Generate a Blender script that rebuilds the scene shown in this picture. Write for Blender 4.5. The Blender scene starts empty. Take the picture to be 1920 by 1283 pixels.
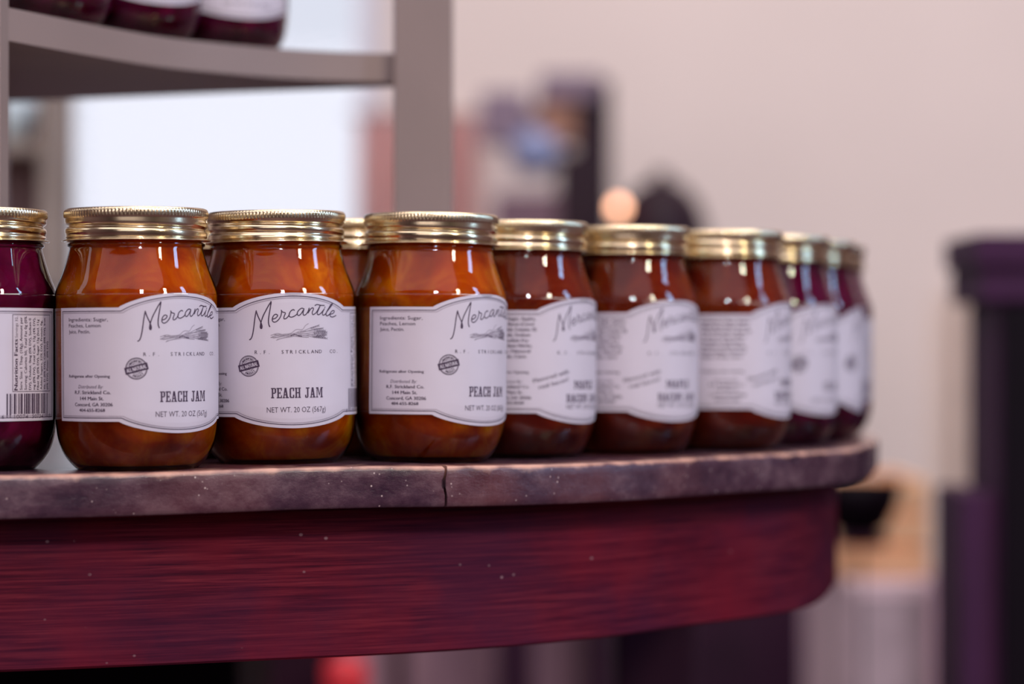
import bpy, bmesh, math, random
from mathutils import Vector, Matrix
random.seed(7)
sc = bpy.context.scene
COL = sc.collection
MM = 0.001
TOPZ = 0.760                    # height of the table top
CAMZ = TOPZ + 0.062

# ------------------------------------------------------------------ camera
cd = bpy.data.cameras.new('camera'); cam = bpy.data.objects.new('camera', cd); COL.objects.link(cam)
cam.location = (0, 0, CAMZ); cam.rotation_euler = (math.pi/2, 0, 0)
cd.sensor_width = 36; cd.lens = 93.75; cd.shift_y = 8.5/1920
cd.clip_start = 0.05; cd.clip_end = 60
cd.dof.use_dof = True; cd.dof.focus_distance = 1.345; cd.dof.aperture_fstop = 3.4
sc.camera = cam

# ------------------------------------------------------------------ world, light, exposure
w = bpy.data.worlds.new('world'); sc.world = w; w.use_nodes = True
bgn = w.node_tree.nodes['Background']; bgn.inputs[0].default_value = (0.84, 0.87, 1.0, 1); bgn.inputs[1].default_value = 0.93
sc.view_settings.view_transform = 'Standard'; sc.view_settings.look = 'None'
sc.view_settings.gamma = 1; sc.view_settings.use_curve_mapping = False
sc.view_settings.exposure = 0.0
sc.cycles.use_denoising = True
sc.cycles.max_bounces = 14; sc.cycles.transparent_max_bounces = 24; sc.cycles.diffuse_bounces = 4; sc.cycles.glossy_bounces = 6
sc.cycles.sample_clamp_indirect = 6.0

def area(name, loc, target, sx, sy, power, color):
    l = bpy.data.lights.new(name, 'AREA'); l.shape = 'RECTANGLE'; l.size = sx; l.size_y = sy
    l.energy = power; l.color = color
    o = bpy.data.objects.new(name, l); COL.objects.link(o); o.location = loc
    o.rotation_euler = (Vector(target)-Vector(loc)).to_track_quat('-Z', 'Y').to_euler()
    return o
JC = (0.0, 1.45, TOPZ+0.1)
# tall daylight window on the right, added fill behind the camera, ceiling lamps
area('side_window_daylight', (3.2, 0.80, 2.08), (-0.5, 1.6, 2.08), 0.40, 1.75, 46, (0.36, 0.62, 1.0))
area('ceiling_daylight', (-0.35, -0.65, 3.05), (0, 1.45, 0.85), 5.4, 1.7, 31, (0.97, 0.91, 1.0))
area('overhead_fill', (-0.1, 0.45, 3.7), (0, 1.3, 0.8), 4.6, 1.3, 54, (1.0, 0.91, 0.95))  # added fill, high enough to stay out of the jar shoulder reflections
area('low_front_fill', (-0.2, -3.3, 1.75), (0, 1.5, 0.9), 3.6, 0.9, 30, (1.0, 0.91, 0.95))  # added low fill for labels and lower jam, no known source
area('pendant_lamp_warm', (1.50, -0.05, 1.92), JC, 0.16, 0.45, 18, (1.0, 0.93, 0.70))
area('pendant_lamp_white', (0.30, -0.45, 1.74), JC, 0.15, 0.15, 14, (0.95, 0.92, 1.0))
area('far_wall_fill', (0.6, 2.9, 3.9), (0.8, 3.7, 0.0), 3.0, 2.2, 105, (1.0, 0.95, 0.91))  # added fill that brightens the far wall
area('left_window_daylight', (-3.2, 1.2, 2.0), (0, 1.8, 0.9), 1.0, 1.6, 10, (0.9, 0.92, 1.0))

# ------------------------------------------------------------------ helpers
def tag(o, label=None, cat=None, group=None, kind=None):
    if label: o['label'] = label
    if cat: o['category'] = cat
    if group: o['group'] = group
    if kind: o['kind'] = kind
    return o
def mesh(name, verts, faces, mats=None, fm=None, smooth=False):
    me = bpy.data.meshes.new(name); me.from_pydata(verts, [], faces); me.update()
    for m in (mats or []): me.materials.append(m)
    if fm: me.polygons.foreach_set('material_index', fm)
    if smooth: me.polygons.foreach_set('use_smooth', [True]*len(me.polygons))
    return me
def obj(name, me, parent=None, loc=(0, 0, 0)):
    o = bpy.data.objects.new(name, me); COL.objects.link(o); o.location = loc
    if parent: o.parent = parent
    return o
def empty(name, loc, rz=0):
    o = bpy.data.objects.new(name, None); COL.objects.link(o); o.location = loc; o.rotation_euler = (0, 0, rz)
    o.empty_display_size = 0.02
    return o
def sharp(o, ang=35):
    me = o.data
    bm = bmesh.new(); bm.from_mesh(me)
    for e in bm.edges:
        if len(e.link_faces) == 2 and e.calc_face_angle(0) > math.radians(ang): e.smooth = False
    bm.to_mesh(me); bm.free()
def boxes(name, lst, mat, parent=None, bevel=0.004, loc=(0, 0, 0)):
    """one mesh made of boxes given as (x0,x1,y0,y1,z0,z1)"""
    bm = bmesh.new()
    for (x0, x1, y0, y1, z0, z1) in lst:
        r = bmesh.ops.create_cube(bm, size=1)
        for v in r['verts']:
            v.co = Vector(((x0+x1)/2+v.co.x*(x1-x0), (y0+y1)/2+v.co.y*(y1-y0), (z0+z1)/2+v.co.z*(z1-z0)))
    if bevel: bmesh.ops.bevel(bm, geom=list(bm.edges), offset=bevel, segments=2, affect='EDGES', profile=0.7)
    me = bpy.data.meshes.new(name); bm.to_mesh(me); bm.free(); me.materials.append(mat)
    return obj(name, me, parent, loc)
def lathe(profile, seg=96, cap_lo=True, cap_hi=True):
    v = []; f = []; n = len(profile)
    for (r, z) in profile:
        for k in range(seg):
            a = 2*math.pi*k/seg; v.append((r*math.cos(a), r*math.sin(a), z))
    for i in range(n-1):
        for k in range(seg):
            a, b = i*seg+k, i*seg+(k+1) % seg
            f.append((a, b, b+seg, a+seg))
    if cap_lo: v.append((0, 0, profile[0][1])); c = len(v)-1; f += [(c, (k+1) % seg, k) for k in range(seg)]
    if cap_hi:
        v.append((0, 0, profile[-1][1])); c = len(v)-1; b = (n-1)*seg
        f += [(c, b+k, b+(k+1) % seg) for k in range(seg)]
    return v, f
def catmull(pts, n, closed=False):
    out = []; N = len(pts)
    rng = N if closed else N-1
    for i in range(rng):
        if closed: p = [pts[(i+k-1) % N] for k in range(4)]
        else: p = [pts[max(0, min(N-1, i+k-1))] for k in range(4)]
        for j in range(n):
            t = j/n
            out.append(tuple(0.5*((2*p[1][c])+(-p[0][c]+p[2][c])*t+(2*p[0][c]-5*p[1][c]+4*p[2][c]-p[3][c])*t*t+(-p[0][c]+3*p[1][c]-3*p[2][c]+p[3][c])*t**3) for c in range(2)))
    if not closed: out.append(tuple(pts[-1]))
    return out

# ------------------------------------------------------------------ materials
def new_mat(name):
    m = bpy.data.materials.new(name); m.use_nodes = True
    return m, m.node_tree, m.node_tree.nodes['Principled BSDF']
def N(nt, typ, **kw):
    n = nt.nodes.new(typ)
    for k, v in kw.items():
        if k.startswith('i_'):
            key = k[2:]; n.inputs[int(key) if key.isdigit() else key.replace('_', ' ')].default_value = v
        else: setattr(n, k, v)
    return n
def coords(nt, scale=(1, 1, 1), kind='Object', rot=(0, 0, 0)):
    tc = N(nt, 'ShaderNodeTexCoord'); mp = N(nt, 'ShaderNodeMapping'); mp.inputs['Scale'].default_value = scale; mp.inputs['Rotation'].default_value = rot
    nt.links.new(tc.outputs[kind], mp.inputs[0]); return mp.outputs[0]
def ramp(nt, fac, stops):
    r = N(nt, 'ShaderNodeValToRGB'); nt.links.new(fac, r.inputs[0])
    e = r.color_ramp.elements
    while len(e) < len(stops): e.new(0.5)
    for k, (p, c) in enumerate(stops):
        e[k].position = p; e[k].color = c if len(c) == 4 else (*c, 1)
    return r.outputs[0]
def simple(name, col, rough=0.6, metal=0.0, var=0.12, scale=25, coat=0.0, spec=0.5):
    m, nt, b = new_mat(name)
    n = N(nt, 'ShaderNodeTexNoise', i_Scale=scale, i_Detail=4.0); nt.links.new(coords(nt), n.inputs['Vector'])
    c0 = tuple(x*(1-var) for x in col); c1 = tuple(min(1, x*(1+var)) for x in col)
    nt.links.new(ramp(nt, n.outputs['Fac'], [(0.3, c0), (0.7, c1)]), b.inputs['Base Color'])
    b.inputs['Roughness'].default_value = rough; b.inputs['Metallic'].default_value = metal
    b.inputs['Coat Weight'].default_value = coat; b.inputs['Specular IOR Level'].default_value = spec
    return m
def emit(name, col, s):
    m, nt, b = new_mat(name)
    b.inputs['Base Color'].default_value = (*col, 1); b.inputs['Emission Color'].default_value = (*col, 1); b.inputs['Emission Strength'].default_value = s
    return m
def mix_col(nt, fac, a, bcol):
    m = N(nt, 'ShaderNodeMix', data_type='RGBA')
    nt.links.new(fac, m.inputs[0])
    for sock, v in ((m.inputs[6], a), (m.inputs[7], bcol)):
        if isinstance(v, tuple): sock.default_value = v if len(v) == 4 else (*v, 1)
        else: nt.links.new(v, sock)
    return m.outputs[2]

def jam_mat(name, ca, cb, cc, rough=0.35, sss=1.0, rad=(0.017, 0.0055, 0.001), trans=0.0):
    m, nt, b = new_mat(name)
    n = N(nt, 'ShaderNodeTexNoise', i_Scale=24.0, i_Detail=7.0, i_Roughness=0.62, i_Distortion=0.9)
    nt.links.new(coords(nt), n.inputs['Vector'])
    v = N(nt, 'ShaderNodeTexVoronoi', i_Scale=70.0); nt.links.new(coords(nt, (1, 1, .6)), v.inputs['Vector'])
    base = ramp(nt, n.outputs['Fac'], [(0.38, ca), (0.50, cb), (0.63, cc)])
    lump = ramp(nt, v.outputs['Distance'], [(0.10, (0, 0, 0)), (0.30, (1, 1, 1))])
    mm = N(nt, 'ShaderNodeMath', operation='MULTIPLY', i_1=0.35); nt.links.new(lump, mm.inputs[0])
    nt.links.new(mix_col(nt, mm.outputs[0], base, cb), b.inputs['Base Color'])
    b.inputs['Subsurface Weight'].default_value = sss; b.inputs['Subsurface Radius'].default_value = rad
    b.inputs['Subsurface Scale'].default_value = 1.0
    b.inputs['Roughness'].default_value = rough; b.inputs['Specular IOR Level'].default_value = 0.0
    b.inputs['Transmission Weight'].default_value = trans; b.inputs['IOR'].default_value = 1.33
    return m
M_peach = jam_mat('peach_jam', (0.25, 0.010, 0.0002), (0.47, 0.068, 0.0008), (0.74, 0.23, 0.002), trans=0.05)
M_bacon = jam_mat('maple_bacon_jam', (0.10, 0.005, 0.004), (0.18, 0.016, 0.006), (0.32, 0.055, 0.009), rad=(0.006, 0.002, 0.001))
M_dark = jam_mat('dark_berry_jam', (0.035, 0.001, 0.008), (0.10, 0.002, 0.026), (0.19, 0.004, 0.055), rad=(0.004, 0.001, 0.001))

def glass_shell():
    m = bpy.data.materials.new('jar_glass'); m.use_nodes = True; nt = m.node_tree; nt.nodes.clear()
    out = N(nt, 'ShaderNodeOutputMaterial'); tr = N(nt, 'ShaderNodeBsdfTransparent'); tr.inputs[0].default_value = (0.97, 0.975, 0.98, 1)
    gl = N(nt, 'ShaderNodeBsdfGlossy'); gl.inputs['Roughness'].default_value = 0.015
    fr = N(nt, 'ShaderNodeFresnel', i_IOR=1.52); mx = N(nt, 'ShaderNodeMixShader')
    nz = N(nt, 'ShaderNodeTexNoise', i_Scale=55.0, i_Detail=1.0); nt.links.new(coords(nt, (1, 1, .35)), nz.inputs['Vector'])
    bp = N(nt, 'ShaderNodeBump', i_Strength=0.035, i_Distance=0.002); nt.links.new(nz.outputs['Fac'], bp.inputs['Height'])
    nt.links.new(bp.outputs[0], gl.inputs['Normal']); nt.links.new(bp.outputs[0], fr.inputs['Normal'])
    nt.links.new(fr.outputs[0], mx.inputs[0]); nt.links.new(tr.outputs[0], mx.inputs[1]); nt.links.new(gl.outputs[0], mx.inputs[2])
    nt.links.new(mx.outputs[0], out.inputs[0]); return m
M_glass = glass_shell()

def gold():
    m, nt, b = new_mat('gold_lid_metal')
    n = N(nt, 'ShaderNodeTexNoise', i_Scale=60.0, i_Detail=3.0); nt.links.new(coords(nt, (1, 1, 6)), n.inputs['Vector'])
    nt.links.new(ramp(nt, n.outputs['Fac'], [(0.3, (0.68, 0.53, 0.33)), (0.7, (0.84, 0.70, 0.48))]), b.inputs['Base Color'])
    b.inputs['Metallic'].default_value = 1.0; b.inputs['Roughness'].default_value = 0.19
    return m
M_gold = gold()
M_paper = simple('label_paper', (0.54, 0.475, 0.545), 0.5, var=0.02, scale=60)
M_ink = simple('label_ink', (0.035, 0.012, 0.04), 0.6, var=0.1, scale=200)
M_greyink = simple('grey_label_ink', (0.30, 0.25, 0.30), 0.6, var=0.1, scale=200)

def wood_edge():
    m, nt, b = new_mat('worn_table_edge_wood')
    n1 = N(nt, 'ShaderNodeTexNoise', i_Scale=26.0, i_Detail=11.0, i_Roughness=0.72); nt.links.new(coords(nt, (1, 1, 1.6)), n1.inputs['Vector'])
    base = ramp(nt, n1.outputs['Fac'], [(0.36, (0.024, 0.007, 0.019)), (0.5, (0.062, 0.026, 0.041)), (0.62, (0.125, 0.068, 0.084))])
    # warm reddish patches
    n3 = N(nt, 'ShaderNodeTexNoise', i_Scale=9.0, i_Detail=3.0); nt.links.new(coords(nt, (1, 1, .4)), n3.inputs['Vector'])
    base = mix_col(nt, ramp(nt, n3.outputs['Fac'], [(0.52, (0, 0, 0)), (0.70, (.7, .7, .7))]), base, (0.13, 0.030, 0.026))
    # paint flecks
    n2 = N(nt, 'ShaderNodeTexVoronoi', i_Scale=230.0); nt.links.new(coords(nt), n2.inputs['Vector'])
    dots = ramp(nt, n2.outputs['Distance'], [(0.05, (1, 1, 1)), (0.15, (0, 0, 0))])
    n4 = N(nt, 'ShaderNodeTexNoise', i_Scale=30.0, i_Detail=2.0); nt.links.new(coords(nt), n4.inputs['Vector'])
    gate = ramp(nt, n4.outputs['Fac'], [(0.50, (0, 0, 0)), (0.60, (1, 1, 1))])
    mu = N(nt, 'ShaderNodeMath', operation='MULTIPLY'); nt.links.new(dots, mu.inputs[0]); nt.links.new(gate, mu.inputs[1])
    base = mix_col(nt, mu.outputs[0], base, (0.52, 0.38, 0.36))
    # bare worn arris: wear mask from a vertex attribute broken up by noise
    at = N(nt, 'ShaderNodeAttribute', attribute_name='wear')
    n5 = N(nt, 'ShaderNodeTexNoise', i_Scale=70.0, i_Detail=5.0); nt.links.new(coords(nt), n5.inputs['Vector'])
    ad = N(nt, 'ShaderNodeMath', operation='ADD'); nt.links.new(at.outputs['Fac'], ad.inputs[0]); nt.links.new(n5.outputs['Fac'], ad.inputs[1])
    wm = ramp(nt, ad.outputs[0], [(0.98, (0, 0, 0)), (1.0, (0, 0, 0)), (1.0, (1, 1, 1))])
    sb = N(nt, 'ShaderNodeMapRange', i_1=0.80, i_2=1.22); nt.links.new(ad.outputs[0], sb.inputs[0])
    base = mix_col(nt, sb.outputs[0], base, (0.52, 0.27, 0.20))
    nt.links.new(base, b.inputs['Base Color'])
    b.inputs['Roughness'].default_value = 0.22; b.inputs['Specular IOR Level'].default_value = 0.5
    bp = N(nt, 'ShaderNodeBump', i_Strength=0.5, i_Distance=0.0016); nt.links.new(n1.outputs['Fac'], bp.inputs['Height'])
    bp2 = N(nt, 'ShaderNodeBump', i_Strength=0.35, i_Distance=0.0007); nt.links.new(n5.outputs['Fac'], bp2.inputs['Height']); nt.links.new(bp.outputs[0], bp2.inputs['Normal'])
    nt.links.new(bp2.outputs[0], b.inputs['Normal'])
    return m
M_edge = wood_edge()
def apron_wood():
    m, nt, b = new_mat('red_mahogany_apron')
    g = N(nt, 'ShaderNodeTexNoise', i_Scale=1.0, i_Detail=7.0, i_Roughness=0.65, i_Distortion=0.3); nt.links.new(coords(nt, (16, 16, 700)), g.inputs['Vector'])
    base = ramp(nt, g.outputs['Fac'], [(0.30, (0.018, 0.001, 0.008)), (0.48, (0.082, 0.005, 0.016)), (0.68, (0.165, 0.016, 0.028))])
    p = N(nt, 'ShaderNodeTexNoise', i_Scale=13.0, i_Detail=7.0); nt.links.new(coords(nt, (1, 1, 1.8)), p.inputs['Vector'])
    base = mix_col(nt, ramp(nt, p.outputs['Fac'], [(0.40, (0, 0, 0)), (0.68, (.62, .62, .62))]), base, (0.045, 0.007, 0.026))
    q = N(nt, 'ShaderNodeTexNoise', i_Scale=12.0, i_Detail=6.0); nt.links.new(coords(nt, (1, 1, 1), rot=(0, 0, 1)), q.inputs['Vector'])
    base = mix_col(nt, ramp(nt, q.outputs['Fac'], [(0.50, (0, 0, 0)), (0.72, (.6, .6, .6))]), base, (0.16, 0.006, 0.015))
    v = N(nt, 'ShaderNodeTexVoronoi', i_Scale=85.0); nt.links.new(coords(nt, (1, 1, 1.3)), v.inputs['Vector'])
    d = ramp(nt, v.outputs['Distance'], [(0.05, (1, 1, 1)), (0.11, (0, 0, 0))])
    n4 = N(nt, 'ShaderNodeTexNoise', i_Scale=24.0, i_Detail=2.0); nt.links.new(coords(nt), n4.inputs['Vector'])
    gate = ramp(nt, n4.outputs['Fac'], [(0.55, (0, 0, 0)), (0.60, (.7, .7, .7))])
    mu = N(nt, 'ShaderNodeMath', operation='MULTIPLY'); nt.links.new(d, mu.inputs[0]); nt.links.new(gate, mu.inputs[1])
    base = mix_col(nt, mu.outputs[0], base, (0.30, 0.17, 0.19))
    nt.links.new(base, b.inputs['Base Color']); b.inputs['Roughness'].default_value = 0.55; b.inputs['Specular IOR Level'].default_value = 0.08
    bp = N(nt, 'ShaderNodeBump', i_Strength=0.25, i_Distance=0.0005); nt.links.new(g.outputs['Fac'], bp.inputs['Height']); nt.links.new(bp.outputs[0], b.inputs['Normal'])
    return m
M_apron = apron_wood()
M_shelf = simple('taupe_painted_wood', (0.225, 0.16, 0.152), 0.6, var=0.06, scale=12)
M_wall = simple('pinkish_plaster', (0.79, 0.65, 0.60), 0.85, var=0.03, scale=3)
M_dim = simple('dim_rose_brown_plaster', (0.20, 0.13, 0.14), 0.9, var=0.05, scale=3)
M_ceiling = simple('off_white_ceiling', (0.50, 0.45, 0.45), 0.9, var=0.03, scale=3)
M_floor = simple('dark_floor_boards', (0.09, 0.04, 0.05), 0.5, var=0.25, scale=6)
M_white = simple('white_window_paint', (0.72, 0.70, 0.78), 0.5, var=0.02)
M_aub = simple('aubergine_painted_wood', (0.048, 0.011, 0.044), 0.7, var=0.12, scale=14, spec=.2)
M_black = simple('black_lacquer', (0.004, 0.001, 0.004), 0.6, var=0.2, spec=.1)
M_counter = simple('dark_counter_wood', (0.028, 0.005, 0.018), 0.6, var=0.3, scale=8, spec=.2)

# ------------------------------------------------------------------ room shell
def struct(name, lst, mat, bevel=0.0):
    return tag(boxes(name, lst, mat, None, bevel), kind='structure')
WX0, WX1, WZ0, WZ1 = -1.75, -0.215, 0.50, 2.45      # window opening in the far wall
YB = 4.5
struct('floor', [(-3.4, 3.4, -3.5, 4.75, -0.05, 0)], M_floor)
struct('ceiling', [(-3.4, 3.4, -3.5, 4.75, 4.0, 4.05)], M_ceiling)
struct('wall_back', [(-3.4, WX0, YB, YB+.2, 0, 4.0), (WX1, 3.4, YB, YB+.2, 0, 4.0), (WX0, WX1, YB, YB+.2, 0, WZ0), (WX0, WX1, YB, YB+.2, WZ1, 4.0)], M_wall)
struct('wall_left', [(-3.4, -3.3, -3.5, YB, 0, 4.0)], M_dim)
struct('wall_right', [(3.3, 3.4, -3.5, YB, 0, 4.0)], M_dim)
struct('wall_front', [(-3.3, 3.3, -3.5, -3.4, 0, 4.0)], M_dim)
wf = struct('window_1', [(WX0, WX0+.05, YB+.03, YB+.09, WZ0, WZ1), (WX1-.05, WX1, YB+.03, YB+.09, WZ0, WZ1), (WX0+.05, WX1-.05, YB+.03, YB+.09, WZ0, WZ0+.05), (WX0+.05, WX1-.05, YB+.03, YB+.09, WZ1-.05, WZ1)], M_white)
gp = bpy.data.materials.new('window_pane_glass'); gp.use_nodes = True; nt = gp.node_tree; nt.nodes.clear()
o_ = N(nt, 'ShaderNodeOutputMaterial'); t_ = N(nt, 'ShaderNodeBsdfTransparent'); g_ = N(nt, 'ShaderNodeBsdfGlossy', i_Roughness=0.02); f_ = N(nt, 'ShaderNodeFresnel', i_IOR=1.45); x_ = N(nt, 'ShaderNodeMixShader')
nt.links.new(f_.outputs[0], x_.inputs[0]); nt.links.new(t_.outputs[0], x_.inputs[1]); nt.links.new(g_.outputs[0], x_.inputs[2]); nt.links.new(x_.outputs[0], o_.inputs[0])
boxes('window_pane', [(WX0+.05, WX1-.05, YB+.055, YB+.062, WZ0+.05, WZ1-.05)], gp, wf, 0)
boxes('window_sill', [(WX0-.03, WX1+.03, YB-.04, YB+.03, WZ0-.03, WZ0)], M_white, wf, 0.004)
struct('baseboard_back', [(-3.3, 3.3, YB-.02, YB, 0, 0.14)], M_white, 0.003)
# pale corner strip against the far wall, right
struct('trim_1', [(0.745, 0.80, YB-.06, YB, 0.14, CAMZ+0.10)], simple('beige_trim_paint', (0.62, 0.47, 0.40), 0.7), 0.004)

struct('wall_shade_panel', [(-3.3, 3.3, YB-.012, YB-.001, 0.141, 0.44)], simple('mauve_lower_wall_shade', (0.58, 0.34, 0.42), 0.7), 0.002)  # added panel, its mauve paints in the shade on the lower wall
# ------------------------------------------------------------------ the round table
RIM = [(-474, 1243), (-360, 1252), (-246, 1282), (-128, 1326), (-21, 1373), (59, 1433), (124.5, 1509), (203, 1613), (241, 1765), (254, 1890), (242, 2060), (180, 2240),
       (60, 2400), (-200, 2530), (-474, 2565)]
RIM = RIM + [(-948-x, y) for (x, y) in RIM[-2:0:-1]]
rim = catmull(RIM, 60, closed=True)
NR = len(rim)
THK = 21.3
def normal_at(P, i):
    n = len(P); a, b = P[(i-3) % n], P[(i+3) % n]
    dx, dy = b[0]-a[0], b[1]-a[1]; L = math.hypot(dx, dy)
    return (dy/L, -dx/L)                     # outward for this winding
nrm = [normal_at(rim, i) for i in range(NR)]
def warp(x, y): return 1.55*math.exp(-((x+85)/75.0)**2)*math.exp(-((y-1400)/320.0)**2)
def wslope(x, y): return (warp(x+1, y)-warp(x-1, y))/2
seam = min(range(NR//2), key=lambda i: abs(960+5000*rim[i][0]/rim[i][1]-835))
seamb = (seam+NR//2+40) % NR
table = empty('round_table', (0, 0, 0))
tag(table, 'old dark red wooden table with worn rounded edge carrying the row of jam jars', 'table')
ROWS = [(60, 0, 0), (25, 0, .25), (8, 0, .42), (3.0, -0.05, .5), (1.2, -0.5, .62), (0.35, -1.3, .55), (0, -2.6, .25), (0, -6.2, 0), (0, -7.4, 0), (0, -8.6, 0), (0, -10.6, 0), (0, -11.8, 0), (0, -15, 0), (0, -18.5, 0), (0.4, -THK+.9, .15), (1.3, -THK, .1), (30, -THK, 0)]
def board(i0, i1, name):
    idx = [i % NR for i in range(i0, i1+1)]
    V = []; F = []; wr = []; R = len(ROWS); n = len(idx)
    random.seed(3)
    wob = [random.uniform(-1, 1) for _ in range(NR//6+2)]
    for j, i in enumerate(idx):
        x, y = rim[i]; nx, ny = nrm[i]; tx, ty = -ny, nx
        q = i/6.0; k = int(q); wv = wob[k]*(1-(q-k))+wob[k+1]*(q-k)
        for (ins, z, wear) in ROWS:
            sh = 0
            if j == 0 or j == n-1:
                s = 1 if j == 0 else -1            # pull both sides off the seam line
                sh = 0.75*s
                if -12 < z < -6:
                    sh += (-1.9 if -11 < z < -7 else -0.9)*0.9
                if z >= -1: sh += .5*s
            zz = z + warp(x, y) + (0.12*wv if z > -3 and ins < 5 else 0)
            o_in = ins + (0.16*wv if z < -1 and ins < 2 else 0)
            V.append(((x-nx*o_in+tx*sh)*MM, (y-ny*o_in+ty*sh)*MM, zz*MM)); wr.append(wear)
    for j in range(n-1):
        for r in range(R-1):
            a = j*R+r; F.append((a, a+1, a+R+1, a+R))
    # top and under side fans on extra rings towards the middle
    rings = [0.82, 0.5, 0.0]
    for side, row in ((0, 0), (1, R-1)):
        prev = [j*R+row for j in range(n)]
        for fr in rings:
            cur = []
            for j, i in enumerate(idx):
                x0, y0, z0 = V[j*R+row]
                z = (0 if side == 0 else -THK*MM)
                cxx, cyy = -0.30, 1.9
                px_, py_ = cxx+(x0-cxx)*fr, cyy+(y0-cyy)*fr
                V.append((px_, py_, z + (warp(px_/MM, py_/MM)*MM))); wr.append(0); cur.append(len(V)-1)
            for j in range(n-1):
                q = (prev[j], prev[j+1], cur[j+1], cur[j])
                F.append(q if side == 0 else q[::-1])
            prev = cur
    for jj in (0, n-1):       # end wall of the board along the seam
        q = [jj*R+r for r in range(R)]
        F.append(tuple(q if jj else q[::-1]))
    me = mesh(name, V, F, [M_edge], smooth=True)
    at = me.attributes.new('wear', 'FLOAT', 'POINT'); at.data.foreach_set('value', wr)
    o = obj(name, me, table, (0, 0, TOPZ)); sharp(o, 50)
    return o
board(seamb-NR, seam, 'tabletop_board')
board(seam, seamb, 'tabletop_board')
# apron: a bent rail set back under the top
def loop_offset(off): return [(rim[i][0]-nrm[i][0]*off, rim[i][1]-nrm[i][1]*off) for i in range(NR)]
def rail(name, off0, off1, z0, z1, mat, parent):
    A = loop_offset(off0); B = loop_offset(off1); A2 = loop_offset(off0+1.2)
    V = []; F = []
    for P, z in ((A2, z0), (A, z0+1.2), (A, z1-1.2), (A2, z1), (B, z1), (B, z0)):
        V += [(p[0]*MM, p[1]*MM, z*MM) for p in P]
    for r in range(6):
        for i in range(NR):
            a = r*NR+i; b = r*NR+(i+1) % NR; c = ((r+1) % 6)*NR+(i+1) % NR; d = ((r+1) % 6)*NR+i
            F.append((a, b, c, d))
    o = obj(name, mesh(name, V, F, [mat], smooth=True), parent, (0, 0, TOPZ)); sharp(o, 40)
    bmm = bmesh.new(); bmm.from_mesh(o.data); bmesh.ops.recalc_face_normals(bmm, faces=bmm.faces); bmm.to_mesh(o.data); bmm.free()
    return o
rail('apron', 28, 50, -98, -THK+.4, M_apron, table)
for (lx, ly) in ((-1090, 1560), (-1090, 2260), (120, 2260)):
    boxes('leg', [(lx*MM-.035, lx*MM+.035, ly*MM-.035, ly*MM+.035, 0, TOPZ-THK*MM)], M_counter, table, 0.006)
boxes('leg', [(-.56, -.46, 1.60, 1.70, 0, TOPZ-THK*MM)], M_counter, table, 0.008)

# ------------------------------------------------------------------ jar geometry (millimetres, base at z=0)
GP = [(26, 1.2), (28.6, 0.35), (29.6, 0.0), (30.6, 0.5), (32.5, 2.3), (34.2, 4.2), (36.2, 7.0), (37.8, 10), (39.2, 14), (40.1, 18.5), (40.7, 24), (40.9, 30), (40.9, 60), (40.9, 85),
      (40.75, 88), (40.2, 90.5), (39.3, 93), (38.0, 96.3), (36.3, 101), (34.8, 106), (34.0, 109), (33.5, 111), (33.6, 111.7), (34.4, 112.2), (34.6, 112.9), (34.3, 113.5), (33.3, 114), (32.9, 115), (32.8, 129)]
def dense(P, n=4):
    q = catmull([(r, z) for r, z in P], n)
    return [(max(0, a), b) for a, b in q]
def rad(z):
    for (r0, z0), (r1, z1) in zip(GP[2:], GP[3:]):
        if z0 <= z <= z1: return r0+(r1-r0)*(z-z0)/(z1-z0+1e-9)
    return GP[-1][0]
S = lambda L: [(x*MM, y*MM, z*MM) for x, y, z in L]
v, f = lathe(dense(GP, 4), 128, True, True)
ME_glass = mesh('glass_jar', S(v), f, [M_glass], smooth=True)
def jam_mesh(mat, name):
    P = [(24, 2.6), (28.5, 2.4), (31.2, 3.4), (33.6, 5.4), (35.6, 8), (37.2, 11), (38.6, 15), (39.5, 19.5), (40.0, 25), (40.3, 31), (40.3, 60), (40.3, 85), (40.0, 88.3), (39.5, 90.3), (38.6, 92.8), (37.4, 96.2), (35.7, 101), (34.2, 106), (33.4, 109), (32.9, 111), (32.8, 114), (32.5, 118), (28, 119)]
    v, f = lathe(dense(P, 3), 96, True, True)
    return mesh(name, S(v), f, [mat], smooth=True)
# screw band with knurled rim and rolled thread
def band_mesh(seed):
    seg = 480; rows = []
    rows += [(33.4, 130.4, 0), (33.9, 131.0, 0), (34.9, 131.0, 0), (35.6, 130.6, 0), (35.95, 130.0, .4), (36.05, 129.2, 1), (36.05, 128.0, 1), (36.0, 127.0, 1), (35.95, 126.4, .3)]
    z = 126.0
    while z > 116.3:
        rows.append((None, z, 0)); z -= 0.4
    rows += [(35.0, 116.1, 0), (35.3, 115.6, 0), (36.6, 115.35, 0), (37.15, 115.15, 0), (37.3, 114.9, 0), (37.1, 114.65, 0), (36.2, 114.6, 0), (34.9, 114.8, 0), (34.6, 115.6, 0)]
    V = []; F = []
    for (r, z, kn) in rows:
        for k in range(seg):
            a = 2*math.pi*k/seg
            if r is None:
                fr_ = (a/(2*math.pi)+seed) % 1.0
                rr = 35.75
                for q in (1, 0, -1):
                    zc = 124.4-4.7*(fr_+q)
                    if 116 < zc < 126:
                        amp = 1.75*min(1, max(0, (zc-115.8)/6.0))*min(1, max(0, (125.4-zc)/1.2))
                        rr -= amp*math.exp(-((z-zc)/0.95)**2)
            else: rr = r + kn*0.25*math.cos(120*a)
            V.append((rr*math.cos(a), rr*math.sin(a), z))
    for i in range(len(rows)-1):
        for k in range(seg):
            a, b = i*seg+k, i*seg+(k+1) % seg; F.append((a, a+seg, b+seg, b))
    return mesh('screw_band', S(V), F, [M_gold], smooth=True)
ME_bands = [band_mesh(s) for s in (0.0, 0.37, 0.7)]
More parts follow.
